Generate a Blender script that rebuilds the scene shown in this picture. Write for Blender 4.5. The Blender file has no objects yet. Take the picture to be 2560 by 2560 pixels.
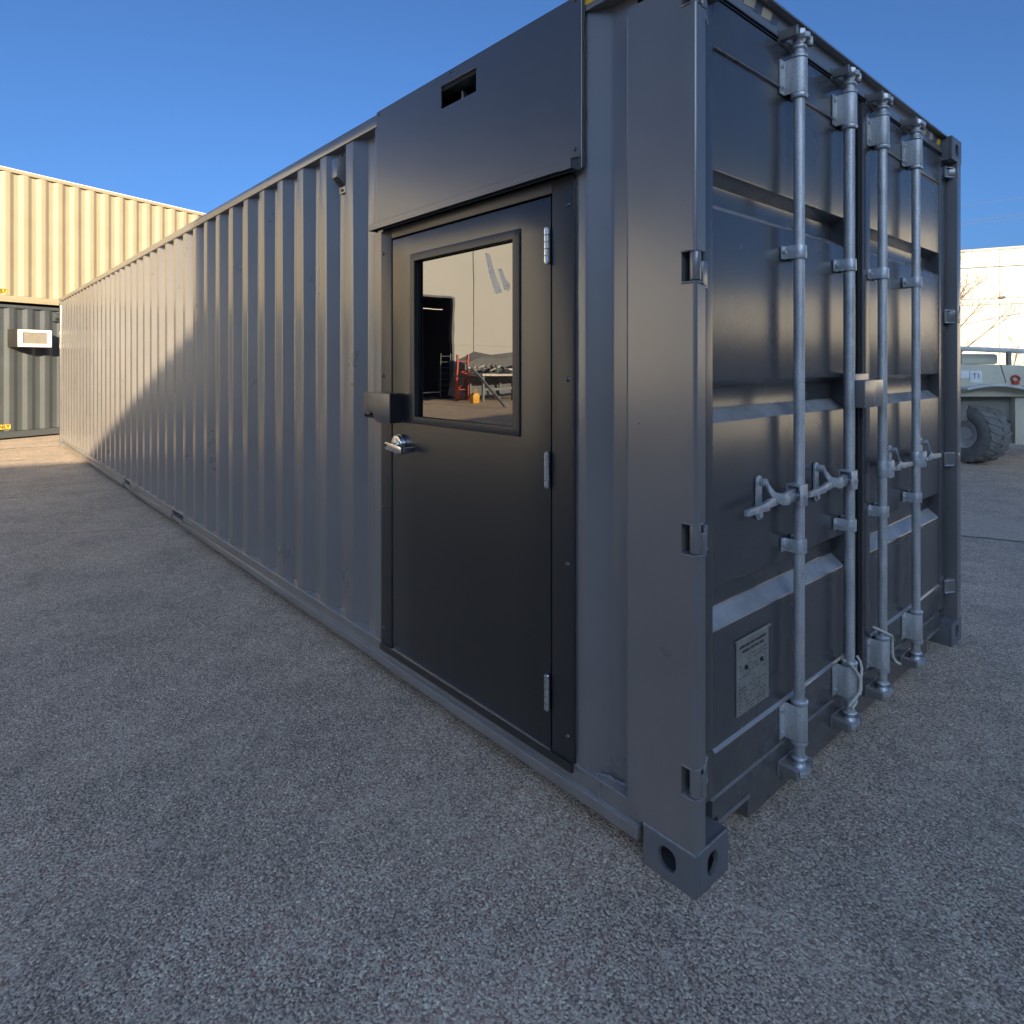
import bpy, bmesh, math, random
from mathutils import Vector, Matrix
PI = math.pi
rad = math.radians
random.seed(7)
sc = bpy.context.scene
col = sc.collection

# ------------------------------------------------------------------ camera
cam_d = bpy.data.cameras.new('camera'); cam = bpy.data.objects.new('camera', cam_d); col.objects.link(cam)
CAM = Vector((0.98915, -1.47183, 1.43945)); YAW = rad(137.10615)
cam.location = CAM
cam.rotation_euler = (PI/2, 0, YAW - PI/2)
cam_d.sensor_fit = 'HORIZONTAL'; cam_d.sensor_width = 36.0
cam_d.lens = 36.0*1610.34/2560
cam_d.shift_x = (1280-1361.63)/2560
cam_d.shift_y = (911.04-1280)/2560
cam_d.clip_start = 0.05; cam_d.clip_end = 2000
sc.camera = cam

# ------------------------------------------------------------------ sky, sun, exposure
SUN_EL, SUN_AZ = rad(17.0), rad(-28.0)          # azimuth measured from +X
sun_dir = Vector((math.cos(SUN_EL)*math.cos(SUN_AZ), math.cos(SUN_EL)*math.sin(SUN_AZ), math.sin(SUN_EL)))
world = bpy.data.worlds.new('World'); sc.world = world; world.use_nodes = True
wn = world.node_tree.nodes; wl = world.node_tree.links
bg = wn['Background']
sky = wn.new('ShaderNodeTexSky'); sky.sky_type = 'NISHITA'; sky.sun_disc = False
sky.sun_elevation = SUN_EL
sky.sun_rotation = PI/2 - SUN_AZ
sky.air_density = 0.62; sky.dust_density = 4.4; sky.ozone_density = 6.5; sky.altitude = 100
tint = wn.new('ShaderNodeMix'); tint.data_type = 'RGBA'; tint.blend_type = 'MULTIPLY'; tint.inputs[0].default_value = 1.0
tint.inputs[7].default_value = (.84, .945, .94, 1)          # camera's cooler, greener rendering of clear sky
wl.new(sky.outputs[0], tint.inputs[6]); wl.new(tint.outputs[2], bg.inputs[0]); bg.inputs[1].default_value = 0.070
sun_d = bpy.data.lights.new('sun', 'SUN'); sun_d.energy = 4.1; sun_d.angle = rad(0.2); sun_d.color = (1.0, 0.80, 0.52)
sun = bpy.data.objects.new('sun', sun_d); col.objects.link(sun)
sun.rotation_euler = sun_dir.to_track_quat('Z', 'Y').to_euler()
sc.view_settings.view_transform = 'Standard'; sc.view_settings.look = 'None'
sc.view_settings.gamma = 1.0; sc.view_settings.use_curve_mapping = False
sc.view_settings.exposure = 1.86
sc.cycles.max_bounces = 8; sc.cycles.use_denoising = True

# ------------------------------------------------------------------ materials
def mat_base(name):
    m = bpy.data.materials.new(name); m.use_nodes = True
    nt = m.node_tree; b = nt.nodes['Principled BSDF']
    return m, nt, b
def pos_node(nt, obj=False):
    if obj:
        return nt.nodes.new('ShaderNodeTexCoord').outputs['Object']
    return nt.nodes.new('ShaderNodeNewGeometry').outputs['Position']
def noise(nt, vec, scale, detail=3, rough=.55, stretch=None):
    if stretch:
        mp = nt.nodes.new('ShaderNodeMapping'); mp.inputs['Scale'].default_value = stretch
        nt.links.new(vec, mp.inputs[0]); vec = mp.outputs[0]
    n = nt.nodes.new('ShaderNodeTexNoise'); n.inputs['Scale'].default_value = scale
    n.inputs['Detail'].default_value = detail; n.inputs['Roughness'].default_value = rough
    nt.links.new(vec, n.inputs['Vector']); return n.outputs[0]
def ramp(nt, fac, stops):
    r = nt.nodes.new('ShaderNodeValToRGB'); e = r.color_ramp.elements
    while len(e) < len(stops): e.new(0.5)
    for i, (p, c) in enumerate(stops):
        e[i].position = p; e[i].color = (*c, 1) if len(c) == 3 else c
    nt.links.new(fac, r.inputs[0]); return r.outputs[0]
def mixc(nt, fac, a, b, mode='MIX'):
    x = nt.nodes.new('ShaderNodeMix'); x.data_type = 'RGBA'; x.blend_type = mode
    for s, v in ((0, fac), (6, a), (7, b)):
        if isinstance(v, (int, float)): x.inputs[s].default_value = v
        elif isinstance(v, tuple): x.inputs[s].default_value = (*v, 1)
        else: nt.links.new(v, x.inputs[s])
    return x.outputs[2]
def bump(nt, b, h, strength, dist, prev=None):
    bp = nt.nodes.new('ShaderNodeBump'); bp.inputs['Strength'].default_value = strength
    bp.inputs['Distance'].default_value = dist; nt.links.new(h, bp.inputs['Height'])
    if prev is not None: nt.links.new(prev, bp.inputs['Normal'])
    nt.links.new(bp.outputs[0], b.inputs['Normal']); return bp.outputs[0]
def maprange(nt, v, lo, hi):
    n = nt.nodes.new('ShaderNodeMapRange'); n.inputs[3].default_value = lo; n.inputs[4].default_value = hi
    nt.links.new(v, n.inputs[0]); return n.outputs[0]

def paint(name, c, rough=.35, var=.12, dust=.0, coat=0, foot=0, ledge=0,  spec=.5, dent=.0, peel=.03, metallic=0, streak=True):
    """sprayed coat on steel: slight orange peel, faint streaks, uneven gloss"""
    m, nt, b = mat_base(name)
    P = pos_node(nt)
    n1 = noise(nt, P, 2.2, 4, .6)
    n2 = noise(nt, P, 14, 4, .65, (1, 1, .12) if streak else None)
    lo = tuple(x*(1-var) for x in c); hi = tuple(min(1, x*(1+var)) for x in c)
    base = ramp(nt, n1, [(.3, lo), (.7, hi)])
    base = mixc(nt, maprange(nt, n2, 0, .35), base, tuple(x*(1+var*1.2)+.004 for x in c))
    if foot:        # dust splashed up from the yard and faint run marks
        sx = nt.nodes.new('ShaderNodeSeparateXYZ'); nt.links.new(P, sx.inputs[0])
        mr = nt.nodes.new('ShaderNodeMapRange'); mr.inputs[1].default_value = .42; mr.inputs[2].default_value = .05
        mr.inputs[3].default_value = 0; mr.inputs[4].default_value = foot; nt.links.new(sx.outputs[2], mr.inputs[0])
        sp = noise(nt, P, 9, 6, .75)
        mm = nt.nodes.new('ShaderNodeMath'); mm.operation = 'MULTIPLY'; nt.links.new(mr.outputs[0], mm.inputs[0])
        nt.links.new(ramp(nt, sp, [(.35, (.15, .15, .15)), (.7, (1, 1, 1))]), mm.inputs[1])
        base = mixc(nt, mm.outputs[0], base, (.30, .28, .25))
        run = noise(nt, P, 22, 3, .6, (1, 1, .035))
        base = mixc(nt, ramp(nt, run, [(.64, (0, 0, 0)), (.80, (.07, .07, .07))]), base, (.26, .25, .24))
    if ledge:       # pale tone painted on upward faces for the sky's sheen on ledges
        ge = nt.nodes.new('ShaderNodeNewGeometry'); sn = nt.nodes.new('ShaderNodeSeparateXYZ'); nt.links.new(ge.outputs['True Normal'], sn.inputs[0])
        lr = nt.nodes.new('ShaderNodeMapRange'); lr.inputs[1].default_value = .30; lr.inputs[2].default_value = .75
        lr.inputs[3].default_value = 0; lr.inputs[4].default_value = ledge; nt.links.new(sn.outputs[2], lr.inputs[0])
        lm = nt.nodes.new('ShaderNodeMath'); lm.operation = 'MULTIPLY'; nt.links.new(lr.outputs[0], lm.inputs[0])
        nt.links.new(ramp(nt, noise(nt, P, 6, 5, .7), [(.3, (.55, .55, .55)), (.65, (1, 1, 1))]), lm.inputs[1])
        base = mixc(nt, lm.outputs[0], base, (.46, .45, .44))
    if dust:
        n3 = noise(nt, P, 45, 5, .7)
        f = ramp(nt, n3, [(.60, (0, 0, 0)), (.72, (dust, dust, dust))])
        base = mixc(nt, f, base, (.32, .31, .29))
    nt.links.new(base, b.inputs['Base Color'])
    b.inputs['Metallic'].default_value = metallic
    b.inputs['Specular IOR Level'].default_value = spec
    b.inputs['Coat Weight'].default_value = coat; b.inputs['Coat Roughness'].default_value = rough*.7
    nt.links.new(maprange(nt, n1, rough*.93, rough*1.07), b.inputs['Roughness'])
    pv = bump(nt, b, noise(nt, P, 420, 2), peel, .0015)
    if dent:
        bump(nt, b, noise(nt, P, 1.7, 2, .5), dent, .03, pv)
    return m
def plain(name, c, rough=.6, metallic=0, spec=.5, var=.1, scale=12, bmp=0, bscale=60):
    m, nt, b = mat_base(name)
    P = pos_node(nt, True)
    n = noise(nt, P, scale, 4, .6)
    nt.links.new(ramp(nt, n, [(.3, tuple(x*(1-var) for x in c)), (.7, tuple(min(1, x*(1+var)) for x in c))]), b.inputs['Base Color'])
    b.inputs['Roughness'].default_value = rough; b.inputs['Metallic'].default_value = metallic
    b.inputs['Specular IOR Level'].default_value = spec
    if bmp: bump(nt, b, noise(nt, P, bscale, 3), bmp, .004)
    return m

M = {}
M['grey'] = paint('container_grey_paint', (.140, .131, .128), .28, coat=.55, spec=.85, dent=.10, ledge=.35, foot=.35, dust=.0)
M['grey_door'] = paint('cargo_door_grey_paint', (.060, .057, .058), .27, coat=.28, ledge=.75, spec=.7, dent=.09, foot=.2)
M['panel'] = paint('filler_panel_paint', (.062, .062, .068), .30, coat=.4, spec=.8, dent=.03, streak=False)
M['black'] = paint('door_black_paint', (.012, .0125, .0135), .30, coat=.2, spec=.7, var=.06, dent=.03, streak=False, peel=.02)
M['guard'] = paint('guard_bronze_paint', (.060, .058, .058), .30, coat=.2, spec=.7, streak=False)
M['frame'] = paint('door_frame_paint', (.022, .022, .024), .36, var=.06, streak=False)
M['beige'] = paint('beige_container_paint', (.30, .258, .172), .5, var=.08)
M['dark'] = paint('dark_container_paint', (.050, .058, .064), .42, var=.12)
M['rubber'] = plain('black_rubber', (.012, .012, .013), .55)
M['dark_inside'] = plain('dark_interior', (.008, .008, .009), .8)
M['cast'] = paint('casting_grey_paint', (.125, .128, .138), .42, dust=.12, peel=.2, streak=False)
M['chrome'] = plain('brushed_steel', (.62, .62, .63), .22, 1.0, var=.04)
M['screw'] = plain('blackened_steel', (.10, .10, .11), .3, .7)
M['bead'] = plain('weld_bead', (.24, .245, .255), .55, .2, var=.25, scale=60, bmp=.6, bscale=120)
M['yellow'] = plain('yellow_decal', (.62, .38, .025), .5)
M['tan'] = plain('faded_tan_decal', (.40, .33, .23), .6)
M['ink'] = plain('dark_print', (.03, .03, .03), .7)
M['faint_ink'] = plain('worn_print', (.115, .112, .10), .6, var=.3, scale=60)
M['rope'] = plain('pale_rope', (.55, .53, .46), .9, var=.2, scale=160, bmp=1, bscale=220)
M['white'] = plain('white_plastic', (.80, .80, .78), .45)
M['ac_case'] = plain('dark_sheet_metal', (.022, .021, .019), .5)
M['grille'] = plain('beige_grille', (.26, .24, .20), .6)
M['cream'] = plain('cream_wall_paint', (.50, .495, .465), .8, var=.03, scale=.7)
M['wall2'] = plain('concrete_wall', (.36, .35, .33), .85, var=.08, scale=.6)
M['bark'] = plain('pale_bark', (.15, .115, .08), .9, var=.25)
M['cable'] = plain('overhead_cable_black', (.05, .045, .04), .7)
M['tyre'] = plain('hazed_tyre', (.19, .185, .17), .9, var=.2)  # this and the next loader colours are paled to paint in haze
M['vehicle'] = plain('hazed_yellow_paint', (.60, .56, .43), .7, var=.06, scale=4)
M['vehicle_dark'] = plain('hazed_dark_steel', (.23, .225, .195), .85)
M['rim'] = plain('hazed_white_rim', (.58, .57, .53), .6)
M['red'] = plain('red_rack_paint', (.50, .055, .03), .5)
M['jug'] = plain('yellow_plastic', (.75, .38, .02), .5)
M['steel_blue'] = plain('blue_grey_steel', (.16, .19, .22), .55)
M['scrap'] = plain('scrap_pale_metal', (.45, .43, .40), .5, .3, var=.3, scale=8)
M['tarp'] = plain('grey_tarp', (.16, .17, .18), .8, var=.15)
M['rolldoor'] = plain('dark_roller_door', (.018, .018, .02), .7)

# galvanised pipe with spangle and scratches
m, nt, b = mat_base('galvanised_steel'); P = pos_node(nt)
v = nt.nodes.new('ShaderNodeTexVoronoi'); v.inputs['Scale'].default_value = 240; nt.links.new(P, v.inputs['Vector'])
n = noise(nt, P, 30, 4, .6, (1, 1, .25))
c1 = ramp(nt, n, [(.3, (.34, .355, .36)), (.7, (.56, .575, .58))])
c2 = mixc(nt, .22, c1, v.outputs['Color'], 'OVERLAY')
hs = nt.nodes.new('ShaderNodeHueSaturation'); hs.inputs['Saturation'].default_value = .25; nt.links.new(c2, hs.inputs['Color'])
nt.links.new(hs.outputs[0], b.inputs['Base Color']); b.inputs['Metallic'].default_value = .55
nt.links.new(maprange(nt, n, .44, .62), b.inputs['Roughness'])
bump(nt, b, noise(nt, P, 300, 3), .08, .001)
M['galv'] = m
# galvanised forgings (cams, brackets), duller
M['forge'] = plain('galvanised_forging', (.52, .54, .56), .42, .65, var=.25, scale=45, bmp=.25, bscale=160)
# data plate
M['plate'] = plain('dull_aluminium_plate', (.27, .262, .235), .5, .3, var=.18, scale=30, bmp=.3, bscale=40)
# mirror-tinted glass
m, nt, b = mat_base('tinted_mirror_glass')
b.inputs['Base Color'].default_value = (.004, .004, .005, 1); b.inputs['Roughness'].default_value = .004
bump(nt, b, noise(nt, pos_node(nt), 3.2, 2, .5), .02, .02)
b.inputs['IOR'].default_value = 2.5; b.inputs['Specular IOR Level'].default_value = .5
M['glass'] = m
# asphalt
m, nt, b = mat_base('worn_asphalt'); P = pos_node(nt)
big = noise(nt, P, .45, 5, .62); mid = noise(nt, P, 2.6, 5, .65); mot = noise(nt, P, 11, 5, .7); pit = noise(nt, P, 125, 2, .6)
v = nt.nodes.new('ShaderNodeTexVoronoi'); v.inputs['Scale'].default_value = 150; nt.links.new(P, v.inputs['Vector'])
v2 = nt.nodes.new('ShaderNodeTexVoronoi'); v2.inputs['Scale'].default_value = 40; nt.links.new(P, v2.inputs['Vector'])
c = ramp(nt, big, [(.30, (.50, .405, .315)), (.5, (.59, .468, .355)), (.70, (.66, .525, .40))])
c = mixc(nt, ramp(nt, mid, [(.42, (0, 0, 0)), (.68, (.65, .65, .65))]), c, (.40, .325, .25))
c = mixc(nt, .48, c, ramp(nt, mot, [(.30, (.30, .30, .30)), (.5, (.5, .5, .5)), (.72, (.66, .65, .63))]), 'OVERLAY')
sep = nt.nodes.new('ShaderNodeSeparateColor'); nt.links.new(v.outputs['Color'], sep.inputs[0])
c = mixc(nt, .8, c, ramp(nt, sep.outputs[0], [(0, (.14, .14, .14)), (.4, (.46, .46, .46)), (.88, (.66, .66, .66)), (1, (.99, .98, .95))]), 'OVERLAY')
rough_area = ramp(nt, noise(nt, P, 1.6, 4, .6), [(.36, (.55, .55, .55)), (.56, (1, 1, 1))])
c = mixc(nt, mixc(nt, 1.0, ramp(nt, pit, [(.40, (.9, .9, .9)), (.50, (0, 0, 0))]), rough_area, 'MULTIPLY'), c, (.10, .095, .085))
st = noise(nt, P, .9, 3, .5)
c = mixc(nt, ramp(nt, st, [(.60, (0, 0, 0)), (.72, (.22, .22, .22))]), c, (.27, .22, .165))
sep2 = nt.nodes.new('ShaderNodeSeparateColor'); nt.links.new(v2.outputs['Color'], sep2.inputs[0])
c = mixc(nt, ramp(nt, sep2.outputs[1], [(.95, (0, 0, 0)), (.97, (.35, .35, .35))]), c, (.64, .54, .44))
nt.links.new(c, b.inputs['Base Color'])
b.inputs['Roughness'].default_value = .72; b.inputs['Specular IOR Level'].default_value = .35
inv = nt.nodes.new('ShaderNodeMath'); inv.operation = 'SUBTRACT'; inv.inputs[0].default_value = 1.0; nt.links.new(v.outputs['Distance'], inv.inputs[1])
hm = nt.nodes.new('ShaderNodeMath'); hm.operation = 'MULTIPLY'; nt.links.new(inv.outputs[0], hm.inputs[0]); nt.links.new(rough_area, hm.inputs[1])
pv = bump(nt, b, hm.outputs[0], .7, .004)
pv = bump(nt, b, pit, .7, .004, pv)
bump(nt, b, mid, .4, .03, pv)
M['asphalt'] = m
M['crack'] = plain('asphalt_crack', (.09, .082, .072), .95)
M['patch'] = plain('asphalt_patch', (.46, .37, .285), .85, var=.2, scale=25, bmp=.8, bscale=90)
M['stone'] = plain('loose_stone', (.24, .235, .22), .85, var=.45, scale=40)

# ------------------------------------------------------------------ geometry helpers
class MB:
    def __init__(s): s.v = []; s.f = []
    def add(s, vs, fs):
        o = len(s.v); s.v += [tuple(p) for p in vs]; s.f += [tuple(i+o for i in f) for f in fs]; return s
    def box(s, x0, x1, y0, y1, z0, z1):
        vs = [(x, y, z) for x in (x0, x1) for y in (y0, y1) for z in (z0, z1)]
        return s.add(vs, [(0, 1, 3, 2), (4, 6, 7, 5), (0, 4, 5, 1), (2, 3, 7, 6), (0, 2, 6, 4), (1, 5, 7, 3)])
    def prism(s, poly, axis, a, b):
        """poly of 2D points; axis 0: (y,z) swept in x, 1: (x,z) in y, 2: (x,y) in z"""
        def p3(p, t):
            return (t, p[0], p[1]) if axis == 0 else (p[0], t, p[1]) if axis == 1 else (p[0], p[1], t)
        n = len(poly); vs = [p3(p, a) for p in poly]+[p3(p, b) for p in poly]
        fs = [(i, (i+1) % n, n+(i+1) % n, n+i) for i in range(n)]
        fs += [tuple(range(n))[::-1], tuple(range(n, 2*n))]
        return s.add(vs, fs)
    def sweep(s, line, axis, a, b):
        """open polyline swept into a sheet"""
        def p3(p, t):
            return (t, p[0], p[1]) if axis == 0 else (p[0], t, p[1]) if axis == 1 else (p[0], p[1], t)
        n = len(line); vs = [p3(p, a) for p in line]+[p3(p, b) for p in line]
        return s.add(vs, [(i, i+1, n+i+1, n+i) for i in range(n-1)])
    def cone(s, p0, p1, r0, r1, n=16, caps=True):
        p0, p1 = Vector(p0), Vector(p1); d = (p1-p0).normalized()
        a = d.orthogonal().normalized(); c = d.cross(a)
        vs = []
        for p, r in ((p0, r0), (p1, r1)):
            for i in range(n):
                t = 2*PI*i/n; vs.append(p+a*math.cos(t)*r+c*math.sin(t)*r)
        fs = [(i, (i+1) % n, n+(i+1) % n, n+i) for i in range(n)]
        if caps: fs += [tuple(range(n))[::-1], tuple(range(n, 2*n))]
        return s.add(vs, fs)
    def cyl(s, p0, p1, r, n=16): return s.cone(p0, p1, r, r, n)
    def lathe(s, cx, cy, prof, n=18):
        """profile (r,z) about a vertical axis"""
        k = len(prof); vs = []
        for r, z in prof:
            for i in range(n):
                t = 2*PI*i/n; vs.append((cx+r*math.cos(t), cy+r*math.sin(t), z))
        fs = [(j*n+i, j*n+(i+1) % n, (j+1)*n+(i+1) % n, (j+1)*n+i) for j in range(k-1) for i in range(n)]
        fs += [tuple(range(n))[::-1], tuple(range((k-1)*n, k*n))]
        return s.add(vs, fs)
    def tube(s, pts, r, n=8):
        pts = [Vector(p) for p in pts]; rr = r if isinstance(r, (list, tuple)) else [r]*len(pts)
        vs = []; up = None
        for i, p in enumerate(pts):
            d = (pts[min(i+1, len(pts)-1)]-pts[max(i-1, 0)]).normalized()
            if up is None: up = d.orthogonal().normalized()
            up = (up-d*up.dot(d)).normalized(); c = d.cross(up)
            for k in range(n):
                t = 2*PI*k/n; vs.append(p+up*math.cos(t)*rr[i]+c*math.sin(t)*rr[i])
        m_ = len(pts)
        fs = [(j*n+i, j*n+(i+1) % n, (j+1)*n+(i+1) % n, (j+1)*n+i) for j in range(m_-1) for i in range(n)]
        fs += [tuple(range(n))[::-1], tuple(range((m_-1)*n, m_*n))]
        return s.add(vs, fs)
    def frame(s, axis, o, i, t0, t1):
        """rectangular plate with a rectangular hole; o,i = (a0,a1,b0,b1); axis = normal"""
        xs = [o[0], i[0], i[1], o[1]]; zs = [o[2], i[2], i[3], o[3]]
        def p3(a, b, t): return (t, a, b) if axis == 0 else (a, t, b) if axis == 1 else (a, b, t)
        vs = [p3(xs[k % 4], zs[k//4], t) for t in (t0, t1) for k in range(16)]
        fs = []
        for r in range(3):
            for c_ in range(3):
                if r == 1 and c_ == 1: continue
                k = r*4+c_; q = (k, k+1, k+5, k+4); fs += [q[::-1], tuple(j+16 for j in q)]
        def wall(lst):
            for a, b_ in zip(lst, lst[1:]+lst[:1]): fs.append((a, b_, b_+16, a+16))
        wall([0, 1, 2, 3, 7, 11, 15, 14, 13, 12, 8, 4]); wall([5, 9, 10, 6])
        return s.add(vs, fs)
    def build(s, name, mat, parent=None, bevel=0, seg=2, smooth=35, kind=None):
        me = bpy.data.meshes.new(name); me.from_pydata(s.v, [], s.f)
        bm = bmesh.new(); bm.from_mesh(me)
        bmesh.ops.recalc_face_normals(bm, faces=bm.faces)
        if bevel:
            es = [e for e in bm.edges if len(e.link_faces) == 2 and e.calc_face_angle(0) > rad(40)]
            bmesh.ops.bevel(bm, geom=es, offset=bevel, segments=seg, affect='EDGES', profile=.6, clamp_overlap=True)
        bm.to_mesh(me); bm.free()
        me.materials.append(M[mat] if isinstance(mat, str) else mat)
        if smooth:
            me.shade_smooth(); me.set_sharp_from_angle(angle=rad(smooth))
        ob = bpy.data.objects.new(name, me); col.objects.link(ob)
        if parent is not None: ob.parent = parent
        if kind: ob['kind'] = kind
        return ob
def empty(name, loc=(0, 0, 0), rz=0, parent=None):
    o = bpy.data.objects.new(name, None); col.objects.link(o); o.location = loc; o.rotation_euler = (0, 0, rz)
    o.empty_display_size = .2
    if parent is not None: o.parent = parent
    return o
def tag(o, label, cat, group=None):
    o['label'] = label; o['category'] = cat
    if group: o['group'] = group
    return o
def lettering(text, size, mat, parent, matrix, extrude=.0006, name='lettering', align='CENTER', bold=0):
    cu = bpy.data.curves.new(name, 'FONT'); cu.body = text; cu.size = size; cu.extrude = extrude
    cu.offset = bold*size; cu.align_x = align; cu.align_y = 'CENTER'; cu.resolution_u = 2
    tmp = bpy.data.objects.new(name, cu); col.objects.link(tmp)
    dg = bpy.context.evaluated_depsgraph_get()
    me = bpy.data.meshes.new_from_object(tmp.evaluated_get(dg))
    bpy.data.objects.remove(tmp); me.name = name
    me.materials.clear(); me.materials.append(M[mat])
    ob = bpy.data.objects.new(name, me); col.objects.link(ob)
    ob.parent = parent; ob.matrix_local = matrix
    return ob

# ------------------------------------------------------------------ ground
g = MB().add([(-250, -250, 0), (250, -250, 0), (250, 250, 0), (-250, 250, 0)], [(0, 1, 2, 3)]).build('ground', 'asphalt', smooth=0)
g['kind'] = 'structure'
def crack(pts, w):
    mb = MB(); vs = []
    P2 = []
    for a, b_ in zip(pts, pts[1:]):
        n_ = max(2, int((Vector(b_)-Vector(a)).length/.05))
        for i in range(n_):
            t = i/n_; P2.append((a[0]+(b_[0]-a[0])*t+random.uniform(-.012, .012), a[1]+(b_[1]-a[1])*t+random.uniform(-.012, .012)))
    for i, p in enumerate(P2):
        q = P2[min(i+1, len(P2)-1)]; q0 = P2[max(i-1, 0)]
        d = Vector((q[0]-q0[0], q[1]-q0[1])).normalized(); nn = Vector((-d.y, d.x))*w*random.uniform(.3, 1)
        vs += [(p[0]+nn.x, p[1]+nn.y, .004), (p[0]-nn.x, p[1]-nn.y, .004)]
    fs = [(2*i, 2*i+1, 2*i+3, 2*i+2) for i in range(len(P2)-1)]
    return mb.add(vs, fs).build('crack', 'crack', g, smooth=0)
crack([(-5.55, -.25), (-5.75, -.65), (-6.15, -1.1), (-6.4, -1.6)], .0055)
crack([(-7.9, -.6), (-8.05, -1.1), (-8.2, -1.5)], .012)
crack([(-9.2, -.9), (-9.5, -1.5)], .015)
crack([(-.9, 4.62), (-.2, 4.92), (.7, 5.3), (1.8, 5.68)], .010)
crack([(-11.4, -.6), (-11.7, -1.3), (-11.6, -2.2)], .02)
crack([(-13.1, .0), (-13.3, -.6), (-13.2, -1.2)], .03)
# strip of darker reinstated asphalt beyond the container
MB().add([(-1.2, 4.55, .004), (2.2, 5.75, .004), (2.05, 6.6, .004), (-1.4, 5.35, .004)], [(0, 1, 2, 3)]).build('repair_patch', 'patch', g, smooth=0)
# loose stones
def stones():
    mb = MB(); R_ = random.Random(3)
    base = bmesh.new(); bmesh.ops.create_icosphere(base, subdivisions=1, radius=1)
    bv = [v_.co.copy() for v_ in base.verts]; bf = [tuple(v_.index for v_ in f.verts) for f in base.faces]; base.free()
    n_ = 0
    while n_ < 2600:
        x = R_.uniform(-7, 3.2); y = R_.uniform(-4, 5)
        if -13.3 < x < .03 and y > -.02: continue
        if y > 2.5 and x < -2: continue
        d = math.hypot(x-CAM.x, y-CAM.y)
        if d > 3.2 and R_.random() > (3.2/d)**1.2: continue
        r = R_.choice((.0022, .003, .003, .004, .0055)) * R_.uniform(.7, 1.2)
        rot = Matrix.Rotation(R_.uniform(0, 6.3), 3, 'Z') @ Matrix.Rotation(R_.uniform(-.5, .5), 3, 'X')
        sx, sy, sz = R_.uniform(.8, 1.6), R_.uniform(.7, 1.1), R_.uniform(.4, .75)
        vs = []
        for c_ in bv:
            q = rot @ Vector((c_.x*sx*r, c_.y*sy*r, c_.z*sz*r)) * R_.uniform(.85, 1.15)
            vs.append((x+q.x, y+q.y, q.z+r*.25))
        mb.add(vs, bf); n_ += 1
    return mb.build('loose_gravel', 'stone', None, smooth=0, kind='stuff')
gs = stones(); tag(gs, 'tiny loose stone chips strewn over the asphalt yard', 'gravel')

# ------------------------------------------------------------------ grey container
BOXL, BOXW, BOXH = 13.3, 2.438, 2.591
box = tag(empty('shipping_container'), 'long dark grey shipping container with black side door and steel locking bars', 'container')

def corrugation(x0, x1, edges, w_crest, w_slope, depth, yc, rb=.008):
    """zigzag line from x0 to x1 ; edges = left x of every crest"""
    pts = []
    for e in sorted(edges):
        pts += [(e-w_slope, yc+depth), (e, yc), (e+w_crest, yc), (e+w_crest+w_slope, yc+depth)]
    out = []
    # round every bend
    for i, p in enumerate(pts):
        if i == 0 or i == len(pts)-1: out.append(p); continue
        a = Vector(pts[i-1])-Vector(p); b_ = Vector(pts[i+1])-Vector(p)
        pa = Vector(p)+a.normalized()*min(rb, a.length*.4); pb = Vector(p)+b_.normalized()*min(rb, b_.length*.4)
        mid_ = (pa+pb)*.25+Vector(p)*.5
        out += [tuple(pa), tuple(mid_), tuple(pb)]
    res = []
    for i in range(len(out)-1):
        a, b_ = out[i], out[i+1]
        if b_[0] <= x0 or a[0] >= x1: continue
        def at(x): t = (x-a[0])/(b_[0]-a[0]) if b_[0] != a[0] else 0; return (x, a[1]+(b_[1]-a[1])*t)
        s_ = at(max(a[0], x0)); e_ = at(min(b_[0], x1))
        if not res: res.append(s_)
        res.append(e_)
    return res
PITCH = .3058
edges = [-1.776-PITCH*k for k in range(-1, 40)]
line = corrugation(-13.10, -1.700, edges, .0815, .0745, .043, .008, .0045)
MB().sweep(line, 2, .155, 2.57).build('corrugated_wall', 'grey', box, smooth=25)
near = [(-.475, .008), (-.416, .008), (-.409, .0095), (-.402, .013), (-.341, .043), (-.334, .046), (-.327, .047), (-.236, .047)]
MB().sweep(near, 2, .155, 2.57).build('corrugated_wall', 'grey', box, smooth=25)
# hidden sides, roof, floor
MB().box(-13.25, -.06, 2.38, 2.43, .15, 2.56).build('corrugated_wall', 'grey', box)
MB().box(-13.28, -13.20, .1, 2.35, .12, 2.56).build('end_wall', 'grey', box)
MB().box(-13.2, -.08, .055, 2.38, 2.572, 2.590).build('roof', 'grey', box)
MB().box(-13.2, -.11, .09, 2.36, .13, .158).build('floor', 'dark_inside', box)
# rails
MB().box(-13.12, -.178, .0, .058, 2.550, 2.606).build('top_rail', 'grey', box, bevel=.004)
# bottom side rail: web, top flange and outward lip, broken by two fork pockets
web_gaps = [(-7.65, -7.32), (-5.50, -5.15)]
seg = [(-13.12, -7.65), (-7.32, -5.50), (-5.15, -.195)]
br = MB()
for a, b_ in seg: br.box(a, b_, .012, .020, .098, .152)
br.box(-13.12, -.195, .002, .075, .152, .158)
rail = br.build('bottom_rail', 'grey', box, bevel=.0015, seg=1)
lp = MB()
for a, b_ in seg: lp.prism([(-.004, .058), (-.004, .094), (.020, .098), (.020, .058)], 0, a, b_)
lp.build('lip', 'grey', rail, bevel=.002)
for a, b_ in web_gaps:
    MB().box(a+.001, b_-.001, .012, .075, .058, .096).box(b_-.006, b_-.001, .021, .14, .098, .151).box(a+.001, a+.005, .021, .14, .098, .151).build('fork_pocket', 'grey', rail, bevel=.001, seg=1)
    MB().box(a, b_, .15, .16, .06, .152).build('pocket_back', 'dark_inside', rail)
R_ = random.Random(17)
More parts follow.
